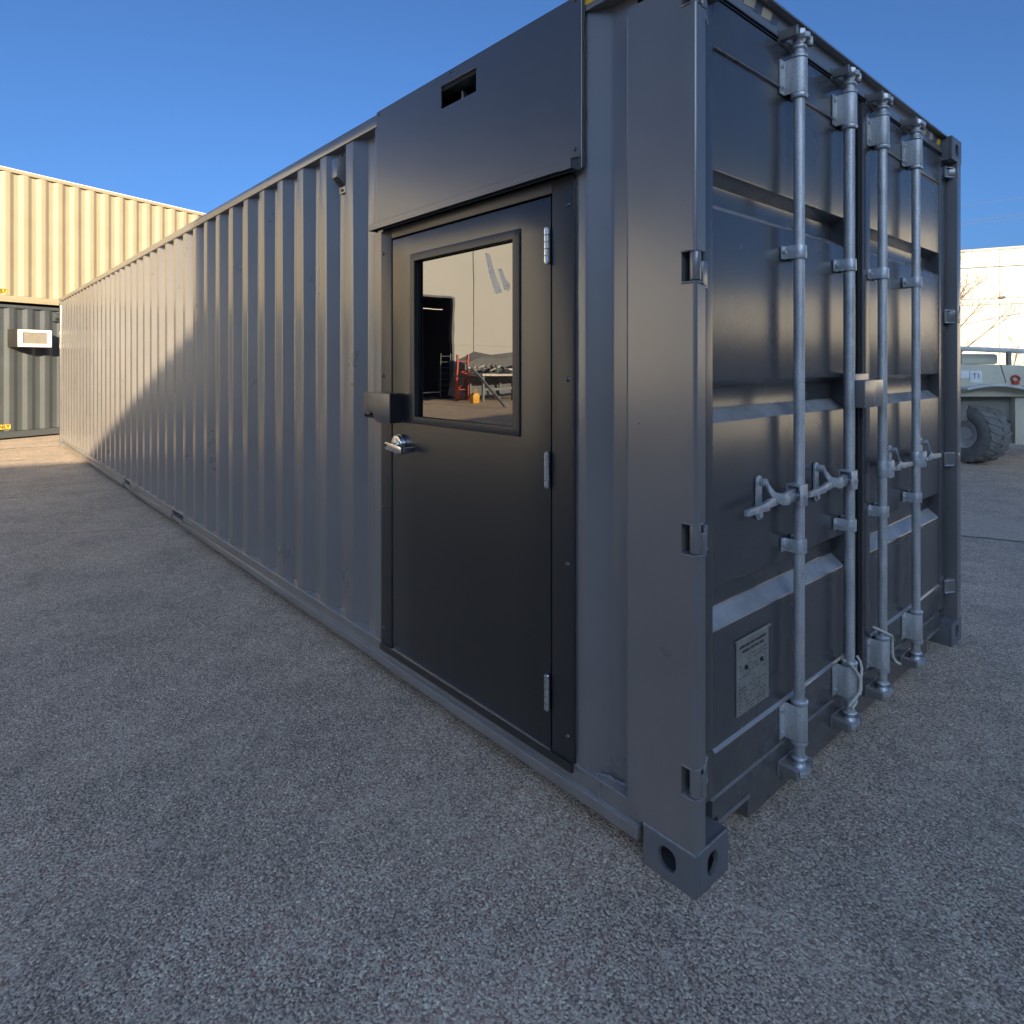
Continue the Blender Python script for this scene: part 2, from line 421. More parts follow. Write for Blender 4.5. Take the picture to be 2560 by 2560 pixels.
for a, b_ in seg:
    n_ = max(8, int((b_-a)/.12))
    MB().tube([(a+(b_-a)*i/n_, -.0035+R_.uniform(-.0004, .0004), .0945+R_.uniform(-.0004, .0004)) for i in range(n_+1)], [R_.uniform(.0012, .0022) for _ in range(n_+1)], 5).build('edge_highlight', 'bead', rail)  # pale strand painted along the lip as its edge highlight
# joint line on the rail close to the corner
MB().box(-.3585, -.3555, .008, .014, .100, .151).build('weld_seam', 'bead', rail)
MB().box(-13.1, -.2, .34, .36, .03, .128).build('rail_web', 'grey', rail)

def rounded_rect(a0, a1, b0, b1, r, n=6):
    pts = []
    for cx_, cy_, t0 in ((a1-r, b0+r, -PI/2), (a1-r, b1-r, 0), (a0+r, b1-r, PI/2), (a0+r, b0+r, PI)):
        for i in range(n+1):
            t = t0+PI/2*i/n; pts.append((cx_+r*math.cos(t), cy_+r*math.sin(t)))
    return pts
def casting(x0, x1, y0, y1, z0, z1, side_y, side_x):
    """hollow corner casting with stadium holes on its two outer faces; side_y=-1/+1, side_x=+1/-1/0"""
    e = empty('corner_casting', parent=box)
    t = .016
    mb = MB()
    def face_with_hole(axis, a0, a1, b0, b1, hole, f0, f1):
        outer = rounded_rect(a0, a1, b0, b1, .003, 6); inner = rounded_rect(*hole, 6)
        n_ = len(outer)
        def p3(p, t_): return (t_, p[0], p[1]) if axis == 0 else (p[0], t_, p[1])
        vs = [p3(p, f0) for p in outer]+[p3(p, f0) for p in inner]+[p3(p, f1) for p in outer]+[p3(p, f1) for p in inner]
        fs = []
        for i in range(n_):
            j = (i+1) % n_
            fs += [(i, j, n_+j, n_+i), (2*n_+i, 3*n_+i, 3*n_+j, 2*n_+j), (n_+i, n_+j, 3*n_+j, 3*n_+i), (i, 2*n_+i, 2*n_+j, j)]
        mb.add(vs, fs)
    # y face
    yf = (y0, y0+t) if side_y < 0 else (y1-t, y1)
    xm = (x0+x1)/2; ym = (y0+y1)/2; zm = (z0+z1)/2
    face_with_hole(1, x0, x1, z0, z1, (xm-.036, xm+.024, zm-.032, zm+.032, .026), yf[0], yf[1])
    xf = (x1-t, x1) if side_x > 0 else (x0, x0+t)
    ya, yb = (y0+t, y1) if side_y < 0 else (y0, y1-t)
    face_with_hole(0, ya, yb, z0, z1, (ym-.024, ym+.028, zm-.032, zm+.032, .024), xf[0], xf[1])
    xa, xb = (x0, x1-t) if side_x > 0 else (x0+t, x1)
    mb.box(xa, xb, ya, yb, z1-t, z1); mb.box(xa, xb, ya, yb, z0, z0+t)
    if side_y < 0: mb.box(xa, xb, y1-.012, y1, z0+t, z1-t)
    else: mb.box(xa, xb, y0, y0+.012, z0+t, z1-t)
    if side_x > 0: mb.box(x0, x0+.012, ya+.0, yb-.012, z0+t, z1-t)
    else: mb.box(x1-.012, x1, ya, yb-.012, z0+t, z1-t)
    ob = mb.build('block', 'cast', e, bevel=.0025, seg=2, smooth=40)
    return e
for z0, z1 in ((0, .118), (2.488, 2.606)):
    casting(-.178, 0, 0, .162, z0, z1, -1, 1)
    casting(-.178, 0, BOXW-.162, BOXW, z0, z1, 1, 1)
    casting(-BOXL, -BOXL+.178, 0, .162, z0, z1, -1, -1)
# weld bead on near lower casting
MB().tube([(-.176+.176*i/14, -.001+random.uniform(-.0006, .0006), .1195+random.uniform(-.001, .001)) for i in range(15)], .0040, 6).build('weld_bead', 'bead', box)
MB().tube([(.0005, .005+.15*i/12, .1195+random.uniform(-.0008, .0008)) for i in range(13)], .0030, 6).build('weld_bead', 'bead', box)
# far end post
MB().box(-13.29, -13.12, .002, .15, .118, 2.488).build('corner_post', 'grey', box, bevel=.006)

# ---- door-end corner posts with hinge windows
HZ = [(.268, .348), (.925, 1.008), (1.665, 1.748), (2.420, 2.486)]
def near_post():
    mb = MB().prism([(-.235, .157), (-.195, .145), (-.195, .1185), (-.046, .1185), (-.046, 2.4875), (-.235, 2.4875)], 1, 0, .05)
    po = mb.build('corner_post', 'grey', box)
    arc = [(-.046, 0), (-.010, 0)]+[(-.008+.008*math.sin(t*PI/16), .008-.008*math.cos(t*PI/16)) for t in range(9)]+[(0, .010), (0, .046), (-.046, .046)]
    zz = .1185
    ed = MB()
    for a, b_ in HZ+[(2.4875, None)]:
        ed.prism(arc, 2, zz, a if a < 2.48 else 2.4875)
        if b_ is None: break
        zz = b_
        if zz > 2.48: break
    ed.build('post_edge', 'grey', po, smooth=40)
    for a, b_ in HZ:
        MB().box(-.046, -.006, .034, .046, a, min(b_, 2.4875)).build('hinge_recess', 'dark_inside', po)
    return po
near_post()
fp = MB().prism([(0, 2.365), (0, 2.424), (-.014, 2.437), (-.2, 2.437), (-.2, 2.365)], 2, .1185, 2.4875).build('corner_post', 'grey', box, bevel=.002)
# ---- header, sill
hd = MB().box(-.13, -.050, .1625, 2.2755, 2.528, 2.600).build('header', 'grey', box, bevel=.002)
MB().box(-.13, -.022, .1625, 2.2755, 2.6005, 2.608).build('drip_lip', 'grey', hd, bevel=.002)
MB().box(-.12, -.052, .1625, 2.2755, 2.5065, 2.5275).box(-.052, -.046, .1625, 2.2755, 2.510, 2.514).box(-.052, -.044, .1625, 2.2755, 2.519, 2.5235).build('header_gasket', 'rubber', hd)
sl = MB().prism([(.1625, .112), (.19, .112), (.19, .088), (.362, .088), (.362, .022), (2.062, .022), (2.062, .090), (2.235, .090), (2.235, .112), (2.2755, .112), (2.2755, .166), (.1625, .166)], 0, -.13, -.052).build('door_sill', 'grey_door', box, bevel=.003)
for a, b_ in ((.19, .362), (2.062, 2.235)):
    MB().box(-.052, -.046, a-.012, b_+.004, .088, .099).build('pocket_edge', 'grey', sl, bevel=.002)
MB().box(-.13, -.075, .1, 2.33, .165, .182).build('sill_gasket', 'rubber', sl)
# far post inner jamb so that no gap shows
MB().box(-.14, -.06, 2.32, 2.365, .118, 2.488).build('door_jamb', 'grey_door', box, bevel=.002)
MB().box(-.14, -.062, .05, .112, .118, 2.488).build('door_jamb', 'grey_door', box, bevel=.002)

# ---- cargo doors
XD = -.050; RD = .050
def door_profile():
    z0, z1 = .318, 2.360
    pts = [(XD, z0)]
    for top, bot, tin, tout in ((.785, .661, .026, .040), (1.392, 1.270, .024, .036), (2.006, 1.894, .024, .030)):
        pts += [(XD, bot), (XD-RD, bot+tout), (XD-RD, top-tin), (XD, top)]
    pts.append((XD, z1)); return pts
def rounded_line(pts, r):
    out = [pts[0]]
    for i in range(1, len(pts)-1):
        p = Vector(pts[i]); a = Vector(pts[i-1])-p; b_ = Vector(pts[i+1])-p
        pa = p+a.normalized()*min(r, a.length*.4); pb = p+b_.normalized()*min(r, b_.length*.4)
        out += [tuple(pa), tuple(pa*.25+p*.5+pb*.25), tuple(pb)]
    return out+[pts[-1]]
def cargo_door(y0, ya, yb, y1):
    e = empty('cargo_door', parent=box)
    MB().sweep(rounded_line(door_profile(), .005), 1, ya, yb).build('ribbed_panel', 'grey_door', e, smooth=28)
    f = MB()
    f.box(-.105, XD+.003, y0, ya, .182, 2.506); f.box(-.105, XD+.003, yb, y1, .182, 2.506)
    f.box(-.105, XD+.002, ya, yb, 2.366, 2.506); f.box(-.105, XD+.002, ya, yb, .182, .311)
    f.build('door_frame', 'grey_door', e, bevel=.004)
    for z in (2.363, .3145):
        MB().prism([(XD-.004, z-.007), (XD+.008, z-.006), (XD+.009, z-.003), (XD-.002, z+.008)], 1, ya+.002, yb-.002).build('panel_joint', 'grey', e, bevel=.0008, seg=1)
    return e
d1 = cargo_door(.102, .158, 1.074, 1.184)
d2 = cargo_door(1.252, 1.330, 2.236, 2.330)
MB().box(-.11, -.068, 1.1845, 1.2515, .17, 2.506).box(-.068, -.058, 1.195, 1.205, .17, 2.506).box(-.068, -.056, 1.228, 1.240, .17, 2.506).build('door_gasket', 'rubber', box)

# ---- hinges: knuckle in the post window, leaf on the door stile
def hinge(yk, s, a, b_, door):
    e = door
    MB().cyl((-.012, yk, a+.003), (-.012, yk, b_-.003), .0155, 18).build('hinge_knuckle', 'grey', e, bevel=.002)
    MB().cyl((-.012, yk, a-.004), (-.012, yk, b_+.002), .0045, 8).build('hinge_pin', 'screw', e)
    za, zb = a-.010, b_-.028
    # leaf: strap bending from the knuckle on to the stile
    y2 = yk+s*.034; y3 = yk+s*.105
    pl = [(-.006, yk+s*.008), (.004, yk+s*.014), (.002, y2), (-.034, yk+s*.062), (-.040, y3), (-.047, y3), (-.047, yk+s*.052), (-.014, y2-s*.004), (-.016, yk+s*.008)]
    MB().prism(pl, 2, za, zb).build('hinge_leaf', 'grey', e, bevel=.002)
    for z in (za-.002, zb-.002):
        MB().prism([(-.046, yk+s*.040), (-.010, yk+s*.040), (-.038, yk+s*.102), (-.046, yk+s*.102)], 2, z, z+.005).build('hinge_gusset', 'forge', e, bevel=.001, seg=1)
    # pressed lips round the post window
    if s > 0:
        for z in (a-.004, b_-.001):
            MB().tube([(-.046, -.001, z), (-.018, -.002, z), (-.004, .003, z), (.002, .016, z), (.001, .034, z)], .0026, 6).build('hinge_lip', 'grey', e)
    return e
for a, b_ in HZ:
    hinge(.016, 1, a, b_, d1)
    hinge(BOXW-.030, -1, a, b_, d2)

# ---- locking bars
XB = -.004
def strap(mb, y, z0, z1, r, flange, both=True):
    """half-round strap over the bar with flanges on to the door"""
    prof = []
    n_ = 10
    ro, ri = r+.004, r
    out = [(XD+.008, y-r-flange), (XD+.008, y-ro)] if both else [(XD+.008, y-ro)]
    out += [(XB+ro*math.sin(PI*i/n_)*1.0, y-ro*math.cos(PI*i/n_)) for i in range(n_+1)]
    out += [(XD+.008, y+ro), (XD+.008, y+r+flange)]
    inn = [(XD+.003, y+r+flange), (XD+.003, y+ri)]
    inn += [(XB+ri*math.sin(PI*i/n_), y+ri*math.cos(PI*i/n_)) for i in range(n_+1)]
    inn += [(XD+.003, y-ri), (XD+.003, y-r-flange)] if both else [(XD+.003, y-ri)]
    mb.prism(out+inn, 2, z0, z1); return mb
def bolt(mb, x, y, z, r=.007, h=.008):
    mb.cyl((x-.004, y, z), (x+h*.4, y, z), r*1.25, 10); mb.cyl((x+h*.4, y, z), (x+h, y, z), r*.85, 6); return mb
def bar(y, s, rust=False):
    """s = side to which the handle points (-1 towards the near post, +1 towards the far post)"""
    e = empty('locking_bar', parent=box)
    MB().lathe(XB, y, [(.0165, .118), (.0178, .125), (.0178, 2.500), (.0165, 2.506)], 24).build('tube', 'galv', e, smooth=40)
    # bearing brackets top and bottom
    for z0, z1 in ((2.338, 2.452), (.196, .312)):
        mb = MB(); strap(mb, y, z0, z1, .0225, .032)
        bk = mb.build('bearing_bracket', 'galv', e, bevel=.0015, seg=2)
        for yy in (y-.043, y+.043):
            for zz in (z0+.022, z1-.022): bolt(MB(), XD+.008, yy, zz).build('bolt', 'forge', e)
        MB().lathe(XB, y, [(.019, z1+.002), (.0275, z1+.003), (.0285, z1+.012), (.024, z1+.017), (.019, z1+.018)], 20).build('collar', 'forge', e)
        MB().lathe(XB, y, [(.019, z0-.016), (.026, z0-.015), (.0285, z0-.009), (.0275, z0-.002), (.019, z0-.001)], 20).build('collar', 'forge', e)
    # guide clamps
    for z in (1.812, .838):
        mb = MB(); strap(mb, y, z-.022, z+.022, .0205, .024, True)
        ck = mb.build('guide_clamp', 'forge', e, bevel=.0015)
        for yy in (y-.034, y+.034): bolt(MB(), XD+.008, yy, z, .0075, .010).build('bolt', 'forge', e)
    # cams and keepers
    for zc, up in ((2.506, 1), (.120, -1)):
        zs = (lambda t: zc+up*t)
        mb = MB()
        prof = [(.0185, zs(-.022)), (.0245, zs(-.020)), (.0260, zs(-.013)), (.0190, zs(-.008)), (.0165, zs(.002)), (.020, zs(.010)), (.022, zs(.016))]
        if up < 0: prof = prof[::-1]
        mb.lathe(XB, y, prof, 16)
        claw = [(-.010, .024), (.012, .034), (.030, .022), (.034, .004), (.026, -.012), (.034, -.028), (.022, -.040), (.004, -.030), (-.012, -.036), (-.022, -.022), (-.014, -.006), (-.024, .010)]
        mb.prism([(XB+p[0], y-s*p[1]) for p in claw], 2, min(zs(.012), zs(.031)), max(zs(.012), zs(.031)))
        mb.prism([(XB+p[0]*.62, y-s*p[1]*.62) for p in claw], 2, min(zs(.031), zs(.040)), max(zs(.031), zs(.040)))
        mb.build('cam', 'forge', e, bevel=.003, seg=2)
        kb = MB()
        za, zb = sorted((zs(.004), zs(.036)))
        kb.box(-.0515, -.044, y-.062, y+.062, za-.006, zb+.006)
        for q in (-1, 1):
            kb.prism([(-.044, y+q*.060), (-.044, y+q*.038), (.004, y+q*.040), (.020, y+q*.050), (.016, y+q*.060), (-.006, y+q*.056)], 2, za, zb)
        kb.build('keeper', 'grey', e, bevel=.003)
    # handle
    h = e
    zh = 1.010
    hub = MB()
    hub.prism([(XB-.022, y-s*.006), (XB+.026, y-s*.006), (XB+.031, y+s*.004), (XB+.031, y+s*.044), (XB+.025, y+s*.048), (XB+.025, y+s*.006), (XB-.022, y+s*.006)], 2, zh-.034, zh+.036)
    hub.prism([(XB-.024, y+s*.044), (XB-.019, y+s*.044), (XB-.019, y+s*.020), (XB-.024, y+s*.018)], 2, zh-.034, zh+.036)
    hub.cyl((XB-.022, y+s*.028, zh), (XB+.040, y+s*.028, zh), .008, 12)
    hub.cyl((XB, y, zh-.03), (XB, y, zh+.034), .0235, 18)
    hub.box(XB-.019, XB+.026, min(y+s*.012, y+s*.046), max(y+s*.012, y+s*.046), zh+.030, zh+.036)
    hub.build('handle_hub', 'forge', h, bevel=.002)
    arm = [(y+s*.016, zh+.024), (y+s*.075, zh+.020), (y+s*.130, zh+.012), (y+s*.200, zh+.010), (y+s*.235, zh+.002), (y+s*.340, zh-.004),
           (y+s*.343, zh-.022), (y+s*.240, zh-.022), (y+s*.205, zh-.016), (y+s*.150, zh-.012), (y+s*.080, zh-.018), (y+s*.016, zh-.020)]
    am = MB().prism(arm, 0, XB-.006, XB+.008)
    am.prism([(y+s*.045, zh+.010), (y+s*.135, zh+.004), (y+s*.135, zh-.008), (y+s*.045, zh-.012)], 0, XB+.008, XB+.013)
    am.build('handle_lever', 'forge', h, bevel=.003)
    # catch riveted to the door with hinged hasp
    yc = y+s*.195
    ct = MB()
    ct.prism(rounded_rect(yc-.017, yc+.017, zh-.062, zh+.078, .016, 5), 0, XD+.003, XD+.010)
    ct.box(XD+.010, XB-.008, yc-.016, yc+.016, zh-.030, zh-.024)
    ct.cyl((XD+.008, yc, zh+.058), (XD+.030, yc, zh+.058), .012, 12); ct.cyl((XD+.030, yc, zh+.058), (XD+.036, yc, zh+.058), .0085, 10)
    ct.cyl((XD+.008, yc, zh-.046), (XD+.018, yc, zh-.046), .0105, 12)
    ct.build('catch', 'forge', h, bevel=.0015)
    hp = MB()
    path = [(XD+.034, yc, zh+.060), (XD+.040, yc-s*.004, zh+.040), (XB+.006, yc-s*.020, zh+.014), (XB+.019, yc-s*.045, zh+.004), (XB+.022, yc-s*.075, zh-.002), (XB+.018, yc-s*.092, zh-.006)]
    for i in range(len(path)-1):
        a, b_ = Vector(path[i]), Vector(path[i+1])
    w = [.013, .012, .015, .018, .015, .007]
    vs = []; fs = []
    for i, p in enumerate(path):
        for dx, dz in ((-.003, 1), (.003, 1), (.003, -1), (-.003, -1)): vs.append((p[0]+dx, p[1], p[2]+dz*w[i]))
    for i in range(len(path)-1):
        for k in range(4): fs.append((4*i+k, 4*i+(k+1) % 4, 4*i+4+(k+1) % 4, 4*i+4+k))
    fs += [(3, 2, 1, 0), tuple(range(4*len(path)-4, 4*len(path)))]
    hp.add(vs, fs).build('hasp', 'forge', h, bevel=.0015)
    return e
BARS = [(.606, -1), (1.014, -1), (1.343, 1), (1.747, 1)]
bars = [bar(y, s) for y, s in BARS]

# ---- lock box across the door joint
lb = empty('lock_box', parent=box)
MB().box(-.046, .000, 1.055, 1.190, 1.282, 1.404).build('back_plate', 'grey', lb, bevel=.003)
MB().box(-.040, .040, 1.045, 1.228, 1.276, 1.380).build('cover', 'grey', lb, bevel=.004)
# ---- approval plate
pe = MB().frame(0, (.284, .480, .366, .594), (.37, .374, .48, .483), XD+.0015, XD+.0045).build('data_plate', 'plate', box, smooth=0)
MB().cyl((XD+.006, .276, .5965), (XD+.006, .487, .5965), .004, 8).build('rolled_edge', 'plate', pe)
rb_ = MB()
for yy, zz in ((.338, .505), (.432, .502)): rb_.cyl((XD+.003, yy, zz), (XD+.009, yy, zz), .007, 10)
rb_.build('rivet', 'dark_inside', pe)
def plate_m(y, z): return Matrix(((0, 0, 1, XD+.0050), (1, 0, 0, y), (0, 1, 0, z), (0, 0, 0, 1)))
lettering('APPROVED FOR TRANSPORT', .0125, 'ink', pe, plate_m(.382, .572))
lettering('UNDER CUSTOMS SEAL', .0125, 'ink', pe, plate_m(.382, .556))
R_ = random.Random(5)
tx = MB()
for i in range(15):
    z = .535-.0115*i; y = .296
    while y < .466:
        w = R_.uniform(.006, .026)
        if R_.random() < .62: tx.box(XD+.0046, XD+.0052, y, min(y+w, .468), z, z+R_.choice((.003, .0045)))
        y += w+R_.uniform(.004, .012)
tx.build('small_print', 'faint_ink', pe, smooth=0)

# ---- header markings
def decal(pts, mat):
    n_ = len(pts)
    return MB().add([(-.0485, p[0], p[1]) for p in pts]+[(-.0497, p[0], p[1]) for p in pts],
                    [tuple(range(n_))]+[(i, (i+1) % n_, n_+(i+1) % n_, n_+i) for i in range(n_)]).build('warning_stripe', mat, hd, smooth=0)
for y, mt in ((.330, 'tan'), (.435, 'tan'), (1.985, 'tan'), (2.085, 'tan'), (2.200, 'yellow')):
    w = .062 if y < 1 else .050
    decal([(y, 2.552), (y+w, 2.560), (y+w+.018, 2.596), (y+.018, 2.588)], mt)
for y in (.383, .487, 2.037, 2.142):
    w = .044
    decal([(y+.010, 2.552), (y+.010+w, 2.560), (y+w+.026, 2.594), (y+.026, 2.588)], 'panel')
MB().box(-.408, -.30, -.0015, -.0003, 2.566, 2.605).build('warning_stripe', 'yellow', box, smooth=0)

# ---- small wall vent under the roof rail
vn = empty('vent', parent=box)
MB().box(-2.222, -2.152, .040, .0468, 2.330, 2.535).build('flange', 'grey', vn, bevel=.002)
MB().prism([(.0465, 2.520), (.030, 2.512), (-.004, 2.500), (-.004, 2.405), (.0465, 2.362)], 0, -2.215, -2.152).build('cowl', 'grey', vn, bevel=.003)
for i in range(6):
    t = (i+.6)/6.4; MB().box(-2.211, -2.156, -.004+.0505*t-.003, -.004+.0505*t+.003, 2.404-.043*t-.002, 2.404-.043*t+.001).build('louvre', 'dark_inside', vn, smooth=0)
for z in (2.346, 2.526):
    MB().cyl((-2.186, .032, z), (-2.186, .041, z), .007, 8).build('screw', 'screw', vn)

# ---- filler panel over the side door, with square hole
MB().frame(1, (-1.727, -.412, 2.055, 2.6065), (-1.196, -.962, 2.468, 2.557), -.012, -.005).build('filler_panel', 'panel', box, bevel=.0015, seg=1)
MB().box(-1.21, -.95, -.0046, -.0006, 2.540, 2.566).build('shade_backing', 'dark_inside', box)  # near-black strip added behind the hole to stand for its shade
MB().box(-1.70, -.46, .30, .32, 2.1, 2.55).box(-1.70, -.46, .0, .3, 2.35, 2.36).build('shade_backing', 'dark_inside', box)  # near-black sheets added behind the hole to keep its inside dark
MB().prism([(-1.150, 2.40), (-1.132, 2.40), (-1.128, 2.53), (-1.140, 2.545)], 1, .05, .07).build('inner_bracket', 'rim', box)
hc = MB().prism([(-.004, 2.096), (-.053, 2.079), (-.053, 2.050), (-.049, 2.050), (-.049, 2.075), (-.004, 2.091)], 0, -1.727, -.419)
for x in (-1.727, -.4215):
    hc.prism([(-.004, 2.096), (-.053, 2.079), (-.053, 2.050), (-.004, 2.050)], 0, x, x+.0025)
hood = hc.build('drip_hood', 'panel', box, bevel=.0008, seg=1)
MB().box(-.470, -.4185, -.0545, -.0535, 2.048, 2.110).build('end_tab', 'panel', hood, smooth=0)
def dome(mb, x, y, z, r=.009):
    n_ = 10; vs = []
    for j in range(4):
        a = j/3*PI/2
        for i in range(n_):
            t = 2*PI*i/n_; vs.append((x+r*math.cos(a)*math.cos(t), y-r*.6*math.sin(a), z+r*math.cos(a)*math.sin(t)))
    fs = [(j*n_+i, j*n_+(i+1) % n_, (j+1)*n_+(i+1) % n_, (j+1)*n_+i) for j in range(3) for i in range(n_)]
    return mb.add(vs, fs)
for x, z in ((-1.70, 2.590), (-1.13, 2.596), (-.44, 2.122), (-.44, 2.594)):
    dome(MB(), x, -.012, z, .008).build('screw', 'screw', box)
# caulk round the panel edge
R_ = random.Random(11)
MB().tube([(-.4105+R_.uniform(-.002, .002), -.004+R_.uniform(-.002, .002), 2.06+.54*i/26) for i in range(27)], .0042, 6).build('sealant', 'rubber', box)
MB().tube([(-1.7285+R_.uniform(-.0015, .0015), -.004, 2.09+.46*i/24) for i in range(25)], .0028, 6).build('sealant', 'rubber', box)
MB().tube([(-.4545+R_.uniform(-.0012, .0012), -.0005, .17+1.86*i/50) for i in range(51)], .0030, 6).build('sealant', 'rubber', box)

# ---- steel side door in its frame
df = empty('door_frame', parent=box)
MB().box(-1.700, -1.606, -.003, .060, .1585, 2.050).build('jamb', 'frame', df, bevel=.002)
MB().box(-.556, -.457, -.003, .060, .1585, 2.050).build('jamb', 'frame', df, bevel=.002)
MB().box(-1.6055, -.5565, -.003, .060, 2.006, 2.050).build('head', 'frame', df, bevel=.002)
MB().box(-1.705, -.455, .061, .075, .16, 2.05).build('stop', 'dark_inside', df)
MB().box(-1.700, -.460, -.010, .001, .132, .160).build('threshold', 'black', df, bevel=.001, seg=1)
MB().box(-1.598, -.560, -.0085, .000, .1615, .1665).build('door_sweep', 'chrome', df)
for x, zz in ((-1.678, (1.947, 1.388, .788, .232)), (-.482, (1.955, 1.392, .795, .239))):
    for z in zz: dome(MB(), x, -.003, z).build('screw', 'screw', df)
sd = empty('side_door', parent=box)
WI = (-1.412, -.752, 1.211, 1.886); WO = (-1.443, -.718, 1.186, 1.915)
MB().frame(1, (-1.598, -.564, .167, 1.998), WI, -.001, .040).build('leaf', 'black', sd, bevel=.0018)
wf = MB().frame(1, WO, (-1.408, -.756, 1.215, 1.882), -.007, -.0005).build('window_moulding', 'frame', sd, bevel=.0025, seg=2)
# mitre joints of the moulding
for (xa, za), (xb, zb) in (((-.718, 1.915), (-.756, 1.882)), ((-1.443, 1.915), (-1.408, 1.882)), ((-.718, 1.186), (-.756, 1.215)), ((-1.443, 1.186), (-1.408, 1.215))):
    MB().tube([(xa*.85+xb*.15, -.0068, za*.85+zb*.15), (xa*.15+xb*.85, -.0068, za*.15+zb*.85)], .0007, 5).build('mitre', 'dark_inside', sd)
MB().box(-1.411, -.753, .016, .022, 1.212, 1.885).build('window_pane', 'glass', sd, smooth=0)
MB().frame(1, (-1.411, -.753, 1.212, 1.885), (-1.408, -.756, 1.215, 1.882), .010, .0155).build('window_bead', 'frame', sd, bevel=.001, seg=1)
# pale translucent strips on the glass
m, nt, b = mat_base('pale_film'); b.inputs['Base Color'].default_value = (.75, .77, .75, 1); b.inputs['Roughness'].default_value = .35
P = pos_node(nt); nt.links.new(maprange(nt, noise(nt, P, 40, 4, .6), .08, .42), b.inputs['Alpha'])
M['film'] = m
for q in ([(-.944, 1.8615), (-.9156, 1.8505), (-.886, 1.780), (-.8412, 1.703), (-.8799, 1.700), (-.915, 1.775)], [(-.866, 1.7906), (-.845, 1.7907), (-.826, 1.755), (-.7944, 1.7256), (-.8033, 1.705), (-.8297, 1.712), (-.846, 1.75)]):
    MB().prism(q, 1, .0148, .0156).build('pale_strip', 'film', sd, smooth=0)
for z in (1.833, 1.090, .353):
    hgm = MB()
    for i in range(5):
        a = z-.0575+.023*i; hgm.cyl((-.570, -.011, a+.0006), (-.570, -.011, a+.0224), .0115, 16)
    hgm.cyl((-.570, -.011, z-.0605), (-.570, -.011, z+.0605), .0085, 12)
    hgm.build('hinge', 'chrome', sd, bevel=.0008, seg=1)
# lever handle
hn = empty('door_handle', parent=box)
def disc(mb, x, z, y0, y1, r0, r1, n_=28): return mb.cone((x, y0, z), (x, y1, z), r0, r1, n_)
rs = MB(); disc(rs, -1.520, 1.088, -.001, -.016, .044, .044); disc(rs, -1.520, 1.088, -.016, -.030, .043, .040); disc(rs, -1.520, 1.088, -.030, -.034, .024, .022)
rs.build('rosette', 'chrome', hn, bevel=.0015)
MB().cyl((-1.520, -.030, 1.086), (-1.520, -.066, 1.086), .011, 16).build('spindle', 'chrome', hn)
lv = MB()
lv.prism([(-1.537, 1.099), (-1.532, 1.104), (-1.46, 1.098), (-1.405, 1.092), (-1.398, 1.088), (-1.398, 1.066), (-1.404, 1.064), (-1.47, 1.066), (-1.53, 1.070), (-1.537, 1.076)], 1, -.076, -.064)
lv.box(-1.405, -1.397, -.0645, -.008, 1.066, 1.089)
lv.build('lever', 'chrome', hn, bevel=.003)
MB().cyl((-1.528, -.0775, 1.088), (-1.528, -.0755, 1.088), .006, 12).build('keyhole', 'dark_inside', hn)
# guard plate over the latch
gd = empty('latch_guard', parent=box)
x0, x1 = -1.752, -1.515
fr = [(x0, 1.311), (x1, 1.311), (x1, 1.183), (-1.600, 1.181), (-1.640, 1.186), (-1.655, 1.204), (-1.668, 1.220), (-1.682, 1.221), (-1.702, 1.210), (-1.728, 1.211), (x0, 1.225)]
MB().prism(fr, 1, -.064, -.060).build('front', 'guard', gd, bevel=.0015)
MB().box(x1-.004, x1, -.0600, -.002, 1.183, 1.311).box(x0, x1-.004, -.0600, -.012, 1.307, 1.311).box(x0, x0+.004, -.0600, -.012, 1.200, 1.307).build('side', 'black', gd, bevel=.001, seg=1)
MB().box(x0+.006, -1.61, -.052, -.010, 1.196, 1.30).build('latch_body', 'dark_inside', gd)
MB().cyl((-1.66, -.055, 1.208), (-1.66, -.02, 1.208), .011, 12).build('padlock_shackle', 'screw', gd)
# weld and dried sealant on the sill beside the post
R_ = random.Random(2)
for k, (xa, xb, mt, r) in enumerate(((-.455, -.245, 'bead', .0045), (-.40, -.25, 'bead', .0028))):
    MB().tube([(xa+(xb-xa)*i/22, .010+.030*math.sin(i/22*PI*.5)+R_.uniform(-.003, .003), .160+R_.uniform(-.001, .004)) for i in range(23)],
              [r*R_.uniform(.5, 1.3) for _ in range(23)], 7).build('weld_bead', mt, box)
MB().tube([(-.2365, .0005+R_.uniform(-.0005, .0005), .165+2.3*i/60) for i in range(61)], .0026, 6).build('weld_bead', 'cast', box)
MB().tube([(-.2545+R_.uniform(-.0006, .0006), .0455, .165+2.3*i/60) for i in range(61)], .0038, 6).build('sealant', 'rubber', box)
# weld smears at the foot of every second corrugation
for e_ in edges[2:34]:
    MB().tube([(e_+.08+.012*i, .012+.004*i, .1595+R_.uniform(0, .002)) for i in range(7)], .0028, 5).build('foot_weld', 'bead', box)

